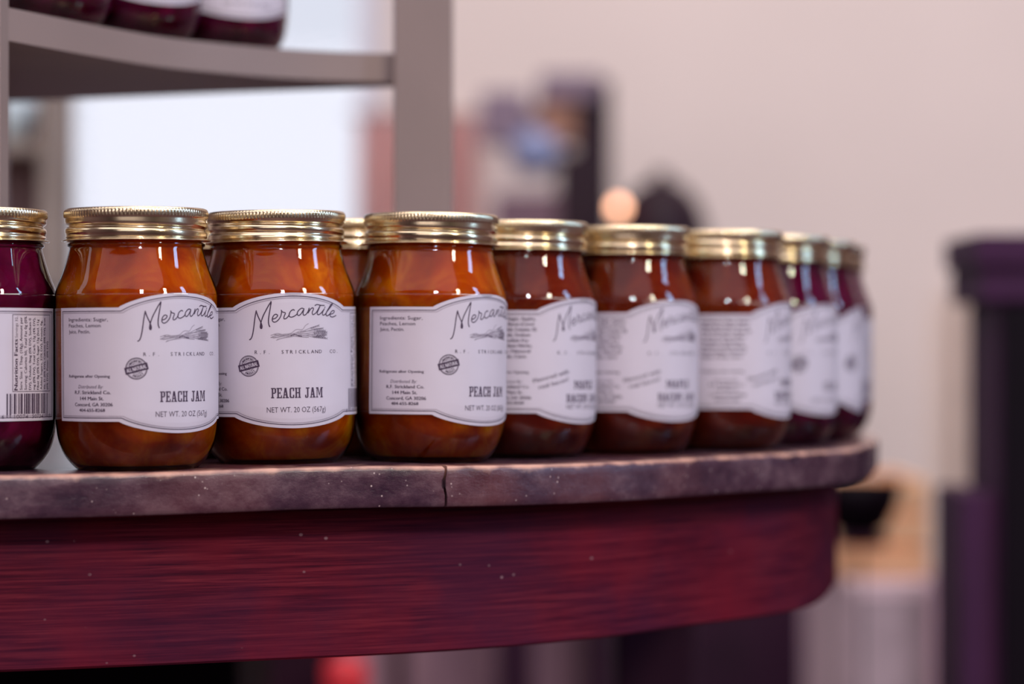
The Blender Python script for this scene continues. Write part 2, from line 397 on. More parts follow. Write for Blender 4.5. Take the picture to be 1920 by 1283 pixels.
v, f = lathe([(33.5, 129.0), (33.6, 130.2), (33.0, 130.7), (31.0, 130.7), (30.0, 130.2), (28.5, 130.2)], 96)
ME_disc = mesh('lid_disc', S(v), f, [M_gold], smooth=True)

# ------------------------------------------------------------------ label printing
_tc = {}
def text_polys(body):
    """glyph faces of a line of text in font units, origin at its left baseline"""
    if body in _tc: return _tc[body]
    c = bpy.data.curves.new('t', 'FONT'); c.body = body; c.size = 1.0; c.resolution_u = 2; c.fill_mode = 'FRONT'
    o = bpy.data.objects.new('t', c); COL.objects.link(o)
    bpy.context.view_layer.update(); dg = bpy.context.evaluated_depsgraph_get(); ev = o.evaluated_get(dg); m = ev.to_mesh()
    V = [(p.co.x, p.co.y) for p in m.vertices]; F = [tuple(p.vertices) for p in m.polygons]
    ev.to_mesh_clear(); bpy.data.objects.remove(o); bpy.data.curves.remove(c)
    _tc[body] = (V, F); return V, F
class Label:
    def __init__(s): s.V = []; s.F = []; s.M = []
    def add(s, pts, faces, mat, lift):
        b = len(s.V)
        for (x, z) in pts:
            r = rad(z)+0.12+lift; a = x/41.0
            s.V.append((r*math.sin(a), -r*math.cos(a), z))
        for f in faces:
            s.F.append(tuple(b+i for i in f)); s.M.append(mat)
    def text(s, body, x, z, h, align='L', width=None, rot=0, lift=0.05, mat=1, bold=0.0, shear=0.0):
        V, F = text_polys(body)
        if not V: return
        x0 = min(v[0] for v in V); x1 = max(v[0] for v in V); sy = h/0.70; sx = sy if width is None else width/(x1-x0)
        off = {'L': 0, 'C': -(x1-x0)*sx/2, 'R': -(x1-x0)*sx}[align]
        ca, sa = math.cos(rot), math.sin(rot)
        for db in ([0] if not bold else [-bold, 0, bold]):
            P = []
            for (u, w_) in V:
                lx = (u-x0)*sx+off+db+shear*w_*sy; ly = w_*sy
                P.append((x+lx*ca-ly*sa, z+lx*sa+ly*ca))
            fs = []
            for f in F:
                ar = 0
                q = [P[i] for i in f]
                for k in range(len(q)): ar += q[k][0]*q[(k+1) % len(q)][1]-q[(k+1) % len(q)][0]*q[k][1]
                fs.append(f if ar > 0 else f[::-1])
            s.add(P, fs, mat, lift)
    def stroke(s, pts, w_, mat=1, lift=0.05, n=5, taper=False):
        P = catmull(pts, n) if len(pts) > 2 else [tuple(pts[0]), tuple(pts[1])]
        Q = []; m = len(P)
        for i in range(m):
            a = P[max(0, i-1)]; b = P[min(m-1, i+1)]; dx, dy = b[0]-a[0], b[1]-a[1]; L = math.hypot(dx, dy) or 1
            ww = w_/2*(1 if not taper else (0.35+0.9*math.sin(math.pi*min(1, i/(m-1)))))
            Q.append((P[i][0]+dy/L*ww, P[i][1]-dx/L*ww)); Q.append((P[i][0]-dy/L*ww, P[i][1]+dx/L*ww))
        s.add(Q, [(2*i, 2*i+2, 2*i+3, 2*i+1) for i in range(m-1)], mat, lift)
        if not taper:
            for (cx, cy) in (P[0], P[-1]):
                k = 8; s.add([(cx+w_/2*math.cos(2*math.pi*j/k), cy+w_/2*math.sin(2*math.pi*j/k)) for j in range(k)], [tuple(range(k))], mat, lift)
    def rect(s, x0, z0, x1, z1, mat=1, lift=0.05):
        n = max(1, int(abs(x1-x0)/2.5)); m = max(1, int(abs(z1-z0)/3))
        P = [(x0+(x1-x0)*i/n, z0+(z1-z0)*j/m) for j in range(m+1) for i in range(n+1)]
        s.add(P, [(j*(n+1)+i, j*(n+1)+i+1, (j+1)*(n+1)+i+1, (j+1)*(n+1)+i) for j in range(m) for i in range(n)], mat, lift)
    def build(s):
        return mesh('label', S(s.V), s.F, [M_paper, M_ink, M_greyink], s.M)
DEG = 41.0*math.pi/180
SL, SR, HO = -97.5*DEG, 99*DEG, 45*DEG      # label ends and half width of the oval
def ztop(x):
    t = abs(x)/HO
    return 81.0 + (7.2*(1-t*t)**0.85 if t < 1 else 0)
def zbot(x):
    t = abs(x)/HO
    return 25.0 - (6.0*(1-t*t)**0.85 if t < 1 else 0)
MERC = {'M1':[(-22.75, 64.49), (-21.96, 65.0), (-21.17, 66.91), (-20.46, 70.48), (-19.96, 74.3), (-19.38, 77.62), (-19.03, 79.15)],
'M2':[(-19.03, 78.89), (-18.24, 76.59), (-17.17, 74.3), (-16.52, 72.77), (-16.09, 71.24), (-16.38, 70.09), (-16.95, 70.48), (-16.95, 71.62), (-16.52, 73.53), (-15.52, 76.34), (-13.95, 79.39), (-12.51, 81.94), (-11.37, 83.6)],
'M3':[(-11.37, 83.6), (-11.66, 81.17), (-12.3, 77.61), (-12.73, 74.55), (-12.66, 72.26), (-12.16, 70.98)],
'e':[(-10.51, 74.81), (-9.08, 75.32), (-8.08, 76.59), (-8.86, 77.23), (-9.87, 76.84), (-10.65, 75.57), (-10.8, 74.04), (-9.87, 73.23), (-8.36, 73.79), (-6.86, 75.57), (-6.22, 77.36), (-6.0, 79.01)],
'r':[(-6.22, 79.27), (-5.57, 78.38), (-4.14, 77.87), (-4.71, 76.34), (-4.93, 75.07), (-4.0, 74.94), (-2.71, 76.09), (-2.0, 77.37)],
'c':[(0.51, 79.16), (-0.13, 79.54), (-1.49, 78.64), (-2.21, 77.11), (-2.0, 75.96), (-0.71, 75.71), (1.15, 76.61), (2.16, 77.64)],
'a':[(5.66, 79.83), (4.3, 80.2), (2.58, 78.92), (1.94, 77.38), (2.73, 76.49), (4.02, 77.39), (5.52, 79.57), (5.09, 77.91), (5.38, 76.68), (6.45, 76.89), (7.74, 78.43), (8.45, 80.23)],
'n':[(8.45, 80.23), (8.09, 78.69), (7.81, 77.67), (9.1, 79.59), (10.38, 80.37), (10.89, 79.73), (10.17, 78.19), (10.46, 76.91), (11.82, 77.44), (13.03, 78.72), (14.82, 81.43)],
't':[(14.82, 81.43), (13.89, 79.5), (13.03, 77.7), (13.6, 76.81), (15.11, 77.46), (16.68, 79.01)],
'bar':[(11.82, 81.53), (13.03, 82.05), (15.39, 81.62), (17.47, 81.58)],
'i':[(17.4, 79.79), (16.32, 77.98), (16.4, 76.7), (17.61, 76.84), (19.26, 78.52), (21.62, 80.86), (22.91, 82.29)],
'dot':[(17.68, 80.45), (17.9, 80.75)],
'l':[(22.91, 82.29), (21.98, 82.1), (20.26, 80.07), (18.61, 77.74), (18.69, 76.33), (19.9, 76.47), (21.26, 77.38)],
'e2':[(21.26, 77.0), (23.41, 77.53), (24.34, 78.57), (23.41, 78.95), (21.98, 78.29), (21.12, 76.99), (21.62, 75.84), (23.05, 75.6), (25.48, 76.39)]}
WHEAT = [[(-11.66, 66.52), (-8.36, 67.42), (-5.29, 66.78), (-2.21, 66.4), (0.87, 66.92), (5.38, 68.71), (8.95, 70.0), (13.32, 71.3)], [(-11.66, 65.38), (-8.36, 65.5), (-4.29, 66.4), (0.87, 67.43), (6.23, 68.2), (10.67, 69.24), (15.75, 69.77)], [(-8.86, 63.98), (-5.79, 65.0), (-1.21, 65.64), (1.37, 66.41), (4.87, 67.18), (10.67, 67.7), (18.26, 67.85)], [(-10.87, 65.89), (-6.29, 66.91), (-1.71, 67.42), (1.37, 69.34), (4.59, 69.35), (6.23, 71.27), (7.88, 72.3)], [(-9.87, 66.91), (-4.79, 66.14), (0.37, 65.89), (5.38, 65.39), (7.88, 65.27)], [(-10.37, 65.12), (-5.29, 65.89), (1.37, 66.66), (6.73, 66.41), (10.96, 66.94), (17.97, 67.21)], [(-9.87, 66.27), (-4.79, 66.65), (1.37, 67.3), (8.09, 66.93), (12.39, 66.17), (17.97, 66.44)], [(-8.36, 64.36), (-3.78, 65.38), (0.87, 66.15), (6.73, 66.16), (10.38, 65.4), (18.26, 64.64)], [(-6.29, 66.78), (-1.21, 66.53), (3.01, 68.45), (8.09, 68.46), (12.39, 68.48), (17.33, 68.49)], [(-7.86, 67.29), (-4.29, 66.65), (0.87, 67.04), (6.23, 67.31), (11.82, 65.66), (16.68, 65.67)]]
# tall condensed slab letters drawn as boxes and bars in a cell one unit high
def R4(x0, y0, x1, y1): return [(x0, y0), (x1, y0), (x1, y1), (x0, y1)]
SLAB = {
 'P': (.50, [R4(.07, 0, .22, 1), R4(0, 0, .30, .11), R4(0, .89, .42, 1), R4(.34, .52, .49, .95), R4(.2, .44, .42, .55)]),
 'E': (.52, [R4(.07, 0, .22, 1), R4(0, 0, .50, .11), R4(0, .89, .50, 1), R4(.40, .72, .50, 1), R4(.40, 0, .50, .29), R4(.2, .45, .36, .56), R4(.32, .37, .38, .64)]),
 'A': (.62, [[(.06, 0), (.16, 0), (.34, 1), (.20, 1)], [(.36, 0), (.53, 0), (.38, 1), (.22, 1)], R4(.16, .27, .44, .37), R4(0, 0, .25, .1), R4(.30, 0, .60, .1)]),
 'C': (.50, [R4(.02, .12, .17, .88), R4(.08, .89, .44, 1), R4(.08, 0, .44, .11), R4(.34, .66, .47, .95), R4(.34, .05, .47, .32), R4(.04, .84, .2, .94), R4(.04, .06, .2, .16)]),
 'H': (.60, [R4(.06, 0, .21, 1), R4(.37, 0, .52, 1), R4(0, 0, .27, .11), R4(.31, 0, .58, .11), R4(0, .89, .27, 1), R4(.31, .89, .58, 1), R4(.2, .45, .38, .56)]),
 'J': (.46, [R4(.20, .08, .35, 1), R4(.08, .89, .46, 1), R4(.04, 0, .30, .11), R4(0, .04, .12, .30)]),
 'M': (.76, [R4(.06, 0, .15, 1), R4(.54, 0, .69, 1), [(.12, 1), (.26, 1), (.40, .25), (.33, .2)], [(.40, .2), (.34, .25), (.52, 1), (.60, 1)], R4(0, 0, .23, .11), R4(.48, 0, .75, .11), R4(0, .89, .22, 1), R4(.52, .89, .75, 1)]),
 'L': (.48, [R4(.07, 0, .22, 1), R4(0, 0, .46, .11), R4(0, .89, .30, 1), R4(.36, 0, .46, .32)]),
 'B': (.52, [R4(.07, 0, .22, 1), R4(0, 0, .44, .11), R4(0, .89, .44, 1), R4(.36, .55, .49, .94), R4(.36, .06, .51, .46), R4(.2, .45, .42, .56)]),
 'O': (.52, [R4(.02, .12, .17, .88), R4(.35, .12, .50, .88), R4(.08, .89, .44, 1), R4(.08, 0, .44, .11), R4(.05, .08, .18, .18), R4(.05, .82, .18, .92), R4(.34, .08, .47, .18), R4(.34, .82, .47, .92)]),
 'N': (.62, [R4(.06, 0, .15, 1), R4(.45, 0, .54, 1), [(.10, 1), (.27, 1), (.54, 0), (.42, 0)], R4(0, 0, .23, .11), R4(0, .89, .2, 1), R4(.36, .89, .62, 1)]),
 'F': (.50, [R4(.07, 0, .22, 1), R4(0, 0, .30, .11), R4(0, .89, .48, 1), R4(.38, .70, .48, 1), R4(.2, .45, .36, .56)]),
 'I': (.30, [R4(.07, 0, .22, 1), R4(0, 0, .29, .11), R4(0, .89, .29, 1)]),
 'G': (.52, [R4(.02, .12, .17, .88), R4(.08, .89, .44, 1), R4(.08, 0, .44, .11), R4(.34, .68, .47, .95), R4(.35, .05, .50, .46), R4(.28, .38, .52, .48)]),
 ' ': (.34, [])}
def slab(L, body, xc, z, h, width):
    adv = []; t = 0
    for ch in body: adv.append(t); t += SLAB[ch][0]+.03
    k = width/(t-.03)
    for ch, a in zip(body, adv):
        for q in SLAB[ch][1]:
            ar = sum(q[i][0]*q[(i+1) % 4][1]-q[(i+1) % 4][0]*q[i][1] for i in range(4))
            pts = [(xc-width/2+(a+u)*k, z+v_*h) for u, v_ in (q if ar > 0 else q[::-1])]
            L.add(pts, [(0, 1, 2, 3)], 1, 0.05)
def label_mesh(kind):
    L = Label()
    # paper
    xs = sorted(set([SL+(SR-SL)*i/110 for i in range(111)] + [-HO, HO])); K = 14
    P = []
    for x in xs:
        a, b = zbot(x), ztop(x)
        P.append((x, a))
        for j in range(K+1): P.append((x, a+(b-a)*j/K))
        P.append((x, b))
    n = K+3; b0 = len(L.V)
    L.add(P, [(i*n+j, (i+1)*n+j, (i+1)*n+j+1, i*n+j+1) for i in range(len(xs)-1) for j in range(n-1)], 0, 0)
    for i in range(len(xs)):       # turned-down paper edge, gives the label its thickness
        for j in (0, n-1):
            x, y, z = L.V[b0+i*n+j]; q = math.hypot(x, y); k = (q-0.14)/q; L.V[b0+i*n+j] = (x*k, y*k, z)
    # border rules
    def rule(ins, w_, mat):
        for zf, sg in ((ztop, -1), (zbot, 1)):
            pts = []
            for i in range(161):
                x = (SL+ins)+(SR-SL-2*ins)*i/160
                xe = x
                if abs(x) < HO+1: xe = x*(HO/(HO-ins*0.9)) if abs(x) < HO-ins*.9 else math.copysign(HO, x)
                pts.append((x, zf(xe)+sg*ins))
            L.stroke(pts, w_, mat, n=1)
        L.stroke([(SL+ins, zbot(SL)+ins), (SL+ins, 40), (SL+ins, 60), (SL+ins, ztop(SL)-ins)], w_, mat, n=2)
        L.stroke([(SR-ins, ztop(SR)-ins), (SR-ins, 60), (SR-ins, 40), (SR-ins, zbot(SR)+ins)], w_, mat, n=2)
    rule(1.75, 0.42, 1); rule(2.6, 0.42, 2)
    # script word, sheaf, company line
    for k, p in MERC.items(): L.stroke(p, 0.60 if k[0] in 'Ml' else 0.55, 1, n=4)
    L.stroke([(-11.5, 82.4), (-11.37, 83.6)], 0.8); L.stroke([(22.0, 81.2), (22.91, 82.3)], 0.7); L.stroke([(-16.3, 70.3), (-16.5, 72)], 0.8)
    for p in WHEAT:
        L.stroke(p, 0.42, 2, n=4)
        (xa, za), (xb, zb) = p[-2], p[-1]
        if xb > 10:
            for t in range(7):
                x = xa+(xb-xa)*(t/6); z = za+(zb-za)*(t/6)
                L.stroke([(x, z), (x+1.0, z+.42)], 0.20, 1, n=1); L.stroke([(x, z), (x+1.0, z-.42)], 0.20, 1, n=1)
    for p in WHEAT[1::3]: L.stroke([(a, b+.18) for a, b in p], 0.16, 1, n=4)
    L.stroke([(-1.5, 66.2), (.5, 66.9), (2.6, 66.1), (4.2, 65.8)], 0.5, 1, n=4)
    x = -19.9
    word = 'R.F.  STRICKLAND  CO.'; step = 45.4/(len(word)-1)
    for i, ch in enumerate(word):
        if ch != ' ': L.text(ch, -19.4+i*step, 57.1, 1.85, 'C', lift=.05, mat=1, bold=.035)
    # foot lines common to every flavour
    L.text('Refrigerate after Opening', -61.9, 46.6, 1.45, 'L', width=25.3, bold=.07)
    L.text('Distributed By:', -47.6, 41.3, 1.75, 'C', width=14.6, shear=.18)
    L.text('R.F. Strickland Co.', -46.8, 38.5, 1.75, 'C', width=21.0, bold=.08)
    L.text('144 Main St.', -46.8, 35.5, 1.75, 'C', width=13.6, bold=.08)
    L.text('Concord, GA 30206', -46.3, 32.5, 1.75, 'C', width=22.0, bold=.08)
    L.text('404-655-8268', -46.8, 29.8, 1.6, 'C', width=15.0, bold=.08)
    L.text('NET WT. 20 OZ (567g)', -14.2, 27.15, 2.75, 'L', width=31.7)
    if kind == 'peach':
        for i, t in enumerate(('Ingredients: Sugar,', 'Peaches, Lemon', 'Juice, Pectin.')):
            L.text(t, -61.9, 74.3-2.95*i, 1.85, 'L', width=(24.4, 20.6, 14.6)[i], bold=.03)
        slab(L, 'PEACH JAM', 1.95, 34.4, 5.3, 27.8)
    elif kind == 'bacon':
        T = ('Ingredients: Sugar, Apples,', 'Maple Syrup, Bacon (Cured', 'with: Water, Salt, Contains 2%', 'or less of: Salt, Sodium', 'Phosphate, Sodium Ery-', 'thorbate, Sodium Nitrite,', 'Flavoring), Natural', 'Maple, Pectin, Citric')
        for i, t in enumerate(T): L.text(t, -61.9, 75.6-2.95*i, 1.9, 'L', width=(29, 28, 29.5, 26, 25.5, 27, 26, 24)[i], bold=.08)
        slab(L, 'MAPLE', 0.6, 38.2, 4.5, 19.0); slab(L, 'BACON JAM', 1.4, 30.9, 4.4, 31.5)
        L.text('Flavored with', -33.9, 41.4, 2.3, 'L', width=22.0, rot=0.25, bold=.06)
        L.text('real bacon!', -30.8, 38.0, 2.3, 'L', width=18.5, rot=0.25, bold=.06)
    else:
        for i, t in enumerate(('Ingredients: Sugar,', 'Figs, Lemon', 'Juice, Pectin.')):
            L.text(t, -61.9, 74.3-2.95*i, 1.85, 'L', width=(24.4, 20.6, 14.6)[i], bold=.03)
        slab(L, 'FIG JAM', 6.0, 34.4, 5.3, 20.0)
    if kind != 'bacon':
        cx, cz = -23.5, 51.0
        ring = lambda r, w_: L.stroke([(cx+r*math.cos(t*math.pi/24), cz+r*math.sin(t*math.pi/24)) for t in range(49)], w_, 1, n=1)
        ring(5.2, .42); ring(4.7, .18); ring(2.75, .22)
        for s_, txt in ((1, 'HANDCRAFTED'), (-1, 'PRODUCT')):
            m_ = len(txt)
            for i, ch in enumerate(txt):
                span = 1.75 if s_ > 0 else 1.25
                a = (math.pi/2+.24+span/2-span*i/(m_-1)) if s_ > 0 else (-math.pi/2+.24-span/2+span*i/(m_-1))
                rr = 3.2 if s_ > 0 else 4.3
                L.text(ch, cx+rr*math.cos(a), cz+rr*math.sin(a), 1.05, 'C', rot=(a-math.pi/2) if s_ > 0 else a+math.pi/2, lift=.06, bold=.08)
        for s_ in (1, -1):
            for dx in (-.9, 0, .9): L.stroke([(cx+.24*-s_*1.9+dx, cz+1.95*s_), (cx+.24*-s_*1.9+dx+.3, cz+1.95*s_+.05)], .3, n=1)
        r = 0.245; ca, sa = math.cos(r), math.sin(r)
        P = [(cx+u*ca-v_*sa, cz+u*sa+v_*ca) for v_ in (-1.75, 1.75) for u in (-5.75, -3.5, -1.2, 1.2, 3.5, 5.75)]
        L.add(P, [(i, i+1, i+7, i+6) for i in range(5)], 1, .09)
        L.text('ALL NATURAL', cx+.9*sa, cz-.9*ca, 1.9, 'C', width=9.8, rot=r, lift=.13, mat=0, bold=.07)
    # right panel: facts box turned on its side, barcode
    bx0, bx1, bz0, bz1 = 39.2, 66.2, 39.5, 77.8
    for (a, b, c, d) in ((bx0, bz0, bx1, bz0+.3), (bx0, bz1-.3, bx1, bz1), (bx0, bz0, bx0+.3, bz1), (bx1-.3, bz0, bx1, bz1)): L.rect(a, b, c, d)
    up = math.pi/2
    L.text('Nutrition Facts', bx0+2.9, 40.3, 2.0, 'L', width=25.2, rot=up, bold=.16)
    L.text('Servings 32,', bx0+2.9, 66.2, 1.5, 'L', width=10.6, rot=up)
    T = ('Serv. Size: 1 Tbsp. (18g), Amount per', 'Serving: Calories 50, Total Fat 0g (0%', 'DV), Cholest. 0mg (0% DV), Sodium 0', 'mg (0% DV), Total Carb. 12g (4% DV),', 'Fiber 0g (0% DV), Sugar 12g (Incl. 11g', 'Added Sugars, 22% DV), Protein 0g,', 'Vit. D (0% DV), Calcium (0% DV), Iron', '(0% DV), Potas. (0% DV)')
    for i, t in enumerate(T): L.text(t, bx0+5.6+2.75*i, 40.4, 1.55, 'L', width=(36, 36.4, 35.5, 35.8, 35, 34.5, 35.6, 24)[i], rot=up, bold=.06)
    random.seed(11); x = 36.0
    while x < 63.3:
        w_ = random.choice((.28, .28, .55, .8, 1.05)); long = (x < 38.3 or x > 61.6)
        L.rect(x, 27.0 if long else 28.5, min(x+w_, 63.6), 38.6); x += w_+random.choice((.28, .35, .6, .85))
    L.text('6', 34.2, 26.3, 2.0, 'C'); L.text('10074', 44.3, 26.3, 2.0, 'C', width=8.2); L.text('50734', 55.2, 26.3, 2.0, 'C', width=8.2); L.text('5', 65.6, 26.3, 2.0, 'C')
    return L.build()
ME_label = {k: label_mesh(k) for k in ('peach', 'bacon', 'dark')}
ME_jam = {'peach': jam_mesh(M_peach, 'jam'), 'bacon': jam_mesh(M_bacon, 'jam'), 'dark': jam_mesh(M_dark, 'jam')}

_proto = {}
def jam_jar(kind, x, y, z, ang, label, group=None, band=0, tilt=(0, 0)):
    key = (kind, band)
    root = empty('jam_jar', (x*MM, y*MM, z*MM)); root.rotation_euler = (tilt[0], tilt[1], ang)
    if key not in _proto:
        parts = [obj('glass_jar', ME_glass, root), obj('jam', ME_jam[kind], root), obj('label', ME_label[kind], root), obj('screw_band', ME_bands[band], root)]
        disc = obj('lid_disc', ME_disc, parts[3])
        _proto[key] = (parts, disc)
    else:
        src, d0 = _proto[key]; cp = []
        for p in src:
            c = p.copy(); COL.objects.link(c); c.parent = root; cp.append(c)
        d = d0.copy(); COL.objects.link(d); d.parent = cp[3]
    return tag(root, label, 'jam jar', group)

G = 'jam jars in a row along the table edge'
JARS = [  # kind, x, y, angle seen, label
 ('dark', -271.5, 1348, -28.5, 'jar of dark purple jam with barcode and nutrition box showing, at the picture edge', 1),
 ('peach', -189.3, 1348, 32.5, 'peach jam jar standing next to the dark purple jar with the barcode', 0),
 ('peach', -122.2, 1400, 11.5, 'peach jam jar whose whole script name and label face forward, middle one of three', 1),
 ('peach', -44.3, 1427, 46.6, 'peach jam jar above the crack in the table edge, its name running around the side', 0),
 ('bacon', 5.8, 1494, 55.7, 'maple bacon jam jar standing directly beside the last orange peach jar', 2),
 ('bacon', 67.0, 1551, 45.0, 'maple bacon jam jar in the middle of the three brown-red ones', 0),
 ('bacon', 127.0, 1608, 69.0, 'maple bacon jam jar nearest the dark jars, its side text panel facing forward', 1),
 ('dark', 164.0, 1683, 57.0, 'dark jam jar just past the maple bacon jars, its round seal half hidden', 2),
 ('dark', 190.5, 1762, 86.0, 'blurred dark jam jar second from the far end of the row', 0),
 ('dark', 207.5, 1843, -12.0, 'farthest dark jam jar of the row, mostly hidden, small text panel at its side', 1)]
for (k, x, y, phi, lab, bd) in JARS:
    a = math.radians(phi)-math.atan2(x, y)
    jam_jar(k, x, y, TOPZ/MM+warp(x, y)+.1, a, lab, G, bd, (0, -wslope(x, y)*.8))
for (x, y, phi, lab) in ((-168, 1482, 20, 'second-row peach jam jar, gold lid glimpsed between the first two peach jars'), (-88.5, 1503, 150, 'second-row peach jam jar, lid glimpsed between the second and third peach jars')):
    jam_jar('peach', x, y, TOPZ/MM+warp(x, y)+.1, math.radians(phi)-math.atan2(x, y), lab, 'jam jars in the second row', 2)

# ------------------------------------------------------------------ taupe display shelf standing on the table
SZ = 62+166      # underside of the shelf above the table, mm
shelf = empty('display_shelf', (0, 0, TOPZ)); tag(shelf, 'taupe painted display rack with a curved shelf and square posts standing on the table', 'shelf')
front = catmull([(-276, 1440), (-243, 1515), (-209, 1581), (-172, 1622), (-138, 1650), (-105, 1666), (-60, 1676)], 8)
back = [(-60, 1700), (-190, 1746), (-343, 1812), (-372, 1812)]
side = [(-372, 1440)]
poly = front+back+side
for dz in (0, 270):
    n = len(poly); V = [(p[0]*MM, p[1]*MM, (SZ+dz+h)*MM) for h in (0, 18) for p in poly]
    F = [tuple(range(n)), tuple(range(2*n-1, n-1, -1))]+[(i, i+n, (i+1) % n+n, (i+1) % n) for i in range(n)]
    me = mesh('shelf', V, F, [M_shelf]); bmm = bmesh.new(); bmm.from_mesh(me); bmesh.ops.triangulate(bmm, faces=[f_ for f_ in bmm.faces if len(f_.verts) > 4]); bmesh.ops.recalc_face_normals(bmm, faces=bmm.faces); bmm.to_mesh(me); bmm.free()
    so = obj('shelf', me, shelf)
for (x0, x1, y0, y1) in ((-74, -37.5, 1664, 1704), (-312, -272, 1418, 1442.5), (-372, -345, 1800, 1828)):
    boxes('post', [(x0*MM, x1*MM, y0*MM, y1*MM, 0.0012, 0.62)], M_shelf, shelf, 0.0015)
for (x, y, phi, lab) in ((-183, 1690, 20, 'dark red jam jar at the bare end of the upper shelf, nearest the post'), (-229, 1618, 25, 'dark red jam jar in the middle of those up on the shelf'), (-272, 1547, 30, 'dark red jam jar up on the shelf, farthest from the square post')):
    jam_jar('dark', x, y, TOPZ/MM+SZ+18.1, math.radians(phi)-math.atan2(x, y), lab, 'jam jars up on the taupe shelf', 0)

# ------------------------------------------------------------------ background furniture (far out of focus)
def X(px, y): return (px-960)/5000*y
def Z(py, y): return CAMZ-(py-650)/5000*y
# tall narrow hutch at the window's left side
Y, YH = 2.72, 2.85
h = empty('tall_cabinet', (0, 0, 0)); tag(h, 'blurred brownish tall cabinet standing in front of the bright window', 'cabinet')
m_olive = simple('olive_brown_wood', (0.30, 0.235, 0.20), 0.6, var=.2, scale=10); m_br = simple('rose_brown_board', (0.32, 0.20, 0.20), 0.6)
boxes('side_panel', [(X(140, YH)-.016, X(140, YH), Y, YH, Z(545, Y), Z(150, Y))], m_olive, h)
boxes('side_panel', [(X(-300, Y), X(-265, Y), Y, YH, Z(545, Y), Z(150, Y))], m_olive, h)
boxes('back_panel', [(X(-265, Y), X(140, YH)-.016, YH-.012, YH, Z(545, Y), Z(150, Y))], m_br, h)
boxes('cabinet_shelf', [(X(-265, Y), X(140, YH)-.016, Y+.004, YH-.012, Z(262, Y)-.015, Z(262, Y))], m_olive, h)
boxes('cabinet_shelf', [(X(-265, Y), X(140, YH)-.016, Y+.004, YH-.012, Z(545, Y), Z(545, Y)+.015)], m_olive, h)
for lx in (X(-295, Y), X(62, Y)):
    for ly in (Y+.005, YH-.022): boxes('leg', [(lx-.008, lx+.008, ly, ly+.016, 0, Z(545, Y))], m_olive, h, .002)
prof = [(0.022, 0), (0.034, 0.004), (0.046, 0.016), (0.052, 0.034), (0.050, 0.036), (0.043, 0.018), (0.030, 0.008), (0.0, 0.007)]
v, f = lathe([(a*.8, b_*1.25) for a, b_ in prof[:-1]], 48); b = obj('bowl', mesh('bowl', v, f, [simple('pale_blue_glaze', (0.70, 0.86, 1.0), 0.25, var=.03)], smooth=True), None, (-0.532, Y+.061, Z(262, Y)+.001))
tag(b, 'blurred pale blue bowl on the cabinet shelf beside the window', 'bowl')
# red and pink cloth banner hanging beside the window
bm = bmesh.new(); nx_, nz_ = 40, 6; gv = []
x0, x1, z0, z1 = X(672, 4.4), X(895, 4.4), Z(560, 4.4), Z(215, 4.4)
for i in range(nx_+1):
    for j in range(nz_+1):
        gv.append(bm.verts.new((x0+(x1-x0)*i/nx_, 4.44+0.012*math.sin(i*1.3)+.004*math.sin(i*.7+j), z0+(z1-z0)*j/nz_)))
for i in range(nx_):
    for j in range(nz_): bm.faces.new((gv[i*(nz_+1)+j], gv[(i+1)*(nz_+1)+j], gv[(i+1)*(nz_+1)+j+1], gv[i*(nz_+1)+j+1]))
bmesh.ops.solidify(bm, geom=list(bm.faces), thickness=0.004)
me = bpy.data.meshes.new('cloth_banner'); bm.to_mesh(me); bm.free(); me.materials.append(simple('faded_red_cloth', (0.95, 0.66, 0.65), 0.8, var=.05, scale=5))
ban = empty('hanging_banner', (0, 0, 0)); tag(ban, 'blurred faded red cloth banner hanging at the edge of the bright window', 'banner')
obj('cloth', me, ban); boxes('hanging_rod', [(x0-.02, x1+.02, 4.437, 4.443, z1, z1+.006), (x0-.01, x0-.004, 4.443, 4.5, z1, z1+.006), (x1+.004, x1+.01, 4.443, 4.5, z1, z1+.006)], M_shelf, ban, .002)
# counter with appliance, pot and lamp
Y = 3.75
c = empty('counter', (0, 0, 0)); tag(c, 'blurred dark wooden counter along the far wall behind the jars', 'counter')
ct = Z(520, Y)
boxes('countertop', [(X(690, Y), X(1530, Y), Y-.02, Y+.62, ct-.04, ct)], M_counter, c)
boxes('counter_body', [(X(1108, Y), X(1510, Y), Y+.02, Y+.6, 0, ct-.04)], M_counter, c)
boxes('leg', [(X(700, Y), X(735, Y), Y+.5, Y+.54, 0, ct-.04)], M_counter, c)
boxes('leg', [(X(930, Y), X(1000, Y), Y+.0, Y+.06, 0, ct-.04)], M_counter, c)
ap = empty('kitchen_appliance', (0, 0, 0)); tag(ap, 'blurred tall dark appliance with a round blue-grey bowl on the far counter', 'appliance')
Y = 4.15
m_lav = simple('lavender_grey_metal', (0.24, 0.17, 0.22), 0.6, var=.1, spec=.1); m_tan = simple('pinkish_tan_panel', (0.34, 0.17, 0.12), 0.6, spec=.1); m_dk = simple('dark_plum_plastic', (0.018, 0.004, 0.011), 0.5, spec=.2)
boxes('column', [(X(1080, Y), X(1146, Y), Y, Y+.12, ct, Z(150, Y))], m_dk, ap)
boxes('head', [(X(1010, Y), X(1128, Y), Y-.02, Y+.10, Z(190, Y), Z(138, Y))], m_lav, ap, .01)
boxes('front_panel', [(X(1008, Y), X(1079, Y), Y-.01, Y+.08, Z(266, Y), Z(186, Y))], m_tan, ap)
boxes('side_box', [(X(900, Y), X(990, Y), Y+.0, Y+.09, Z(268, Y), Z(170, Y)), (X(985, Y), X(1010, Y), Y+.02, Y+.07, Z(240, Y), Z(200, Y))], m_lav, ap, .006)
v, f = lathe([(0.012, -.036), (0.028, -.030), (0.040, -.012), (0.042, 0.004), (0.036, 0.022), (0.020, 0.034), (0.008, 0.038)], 48)
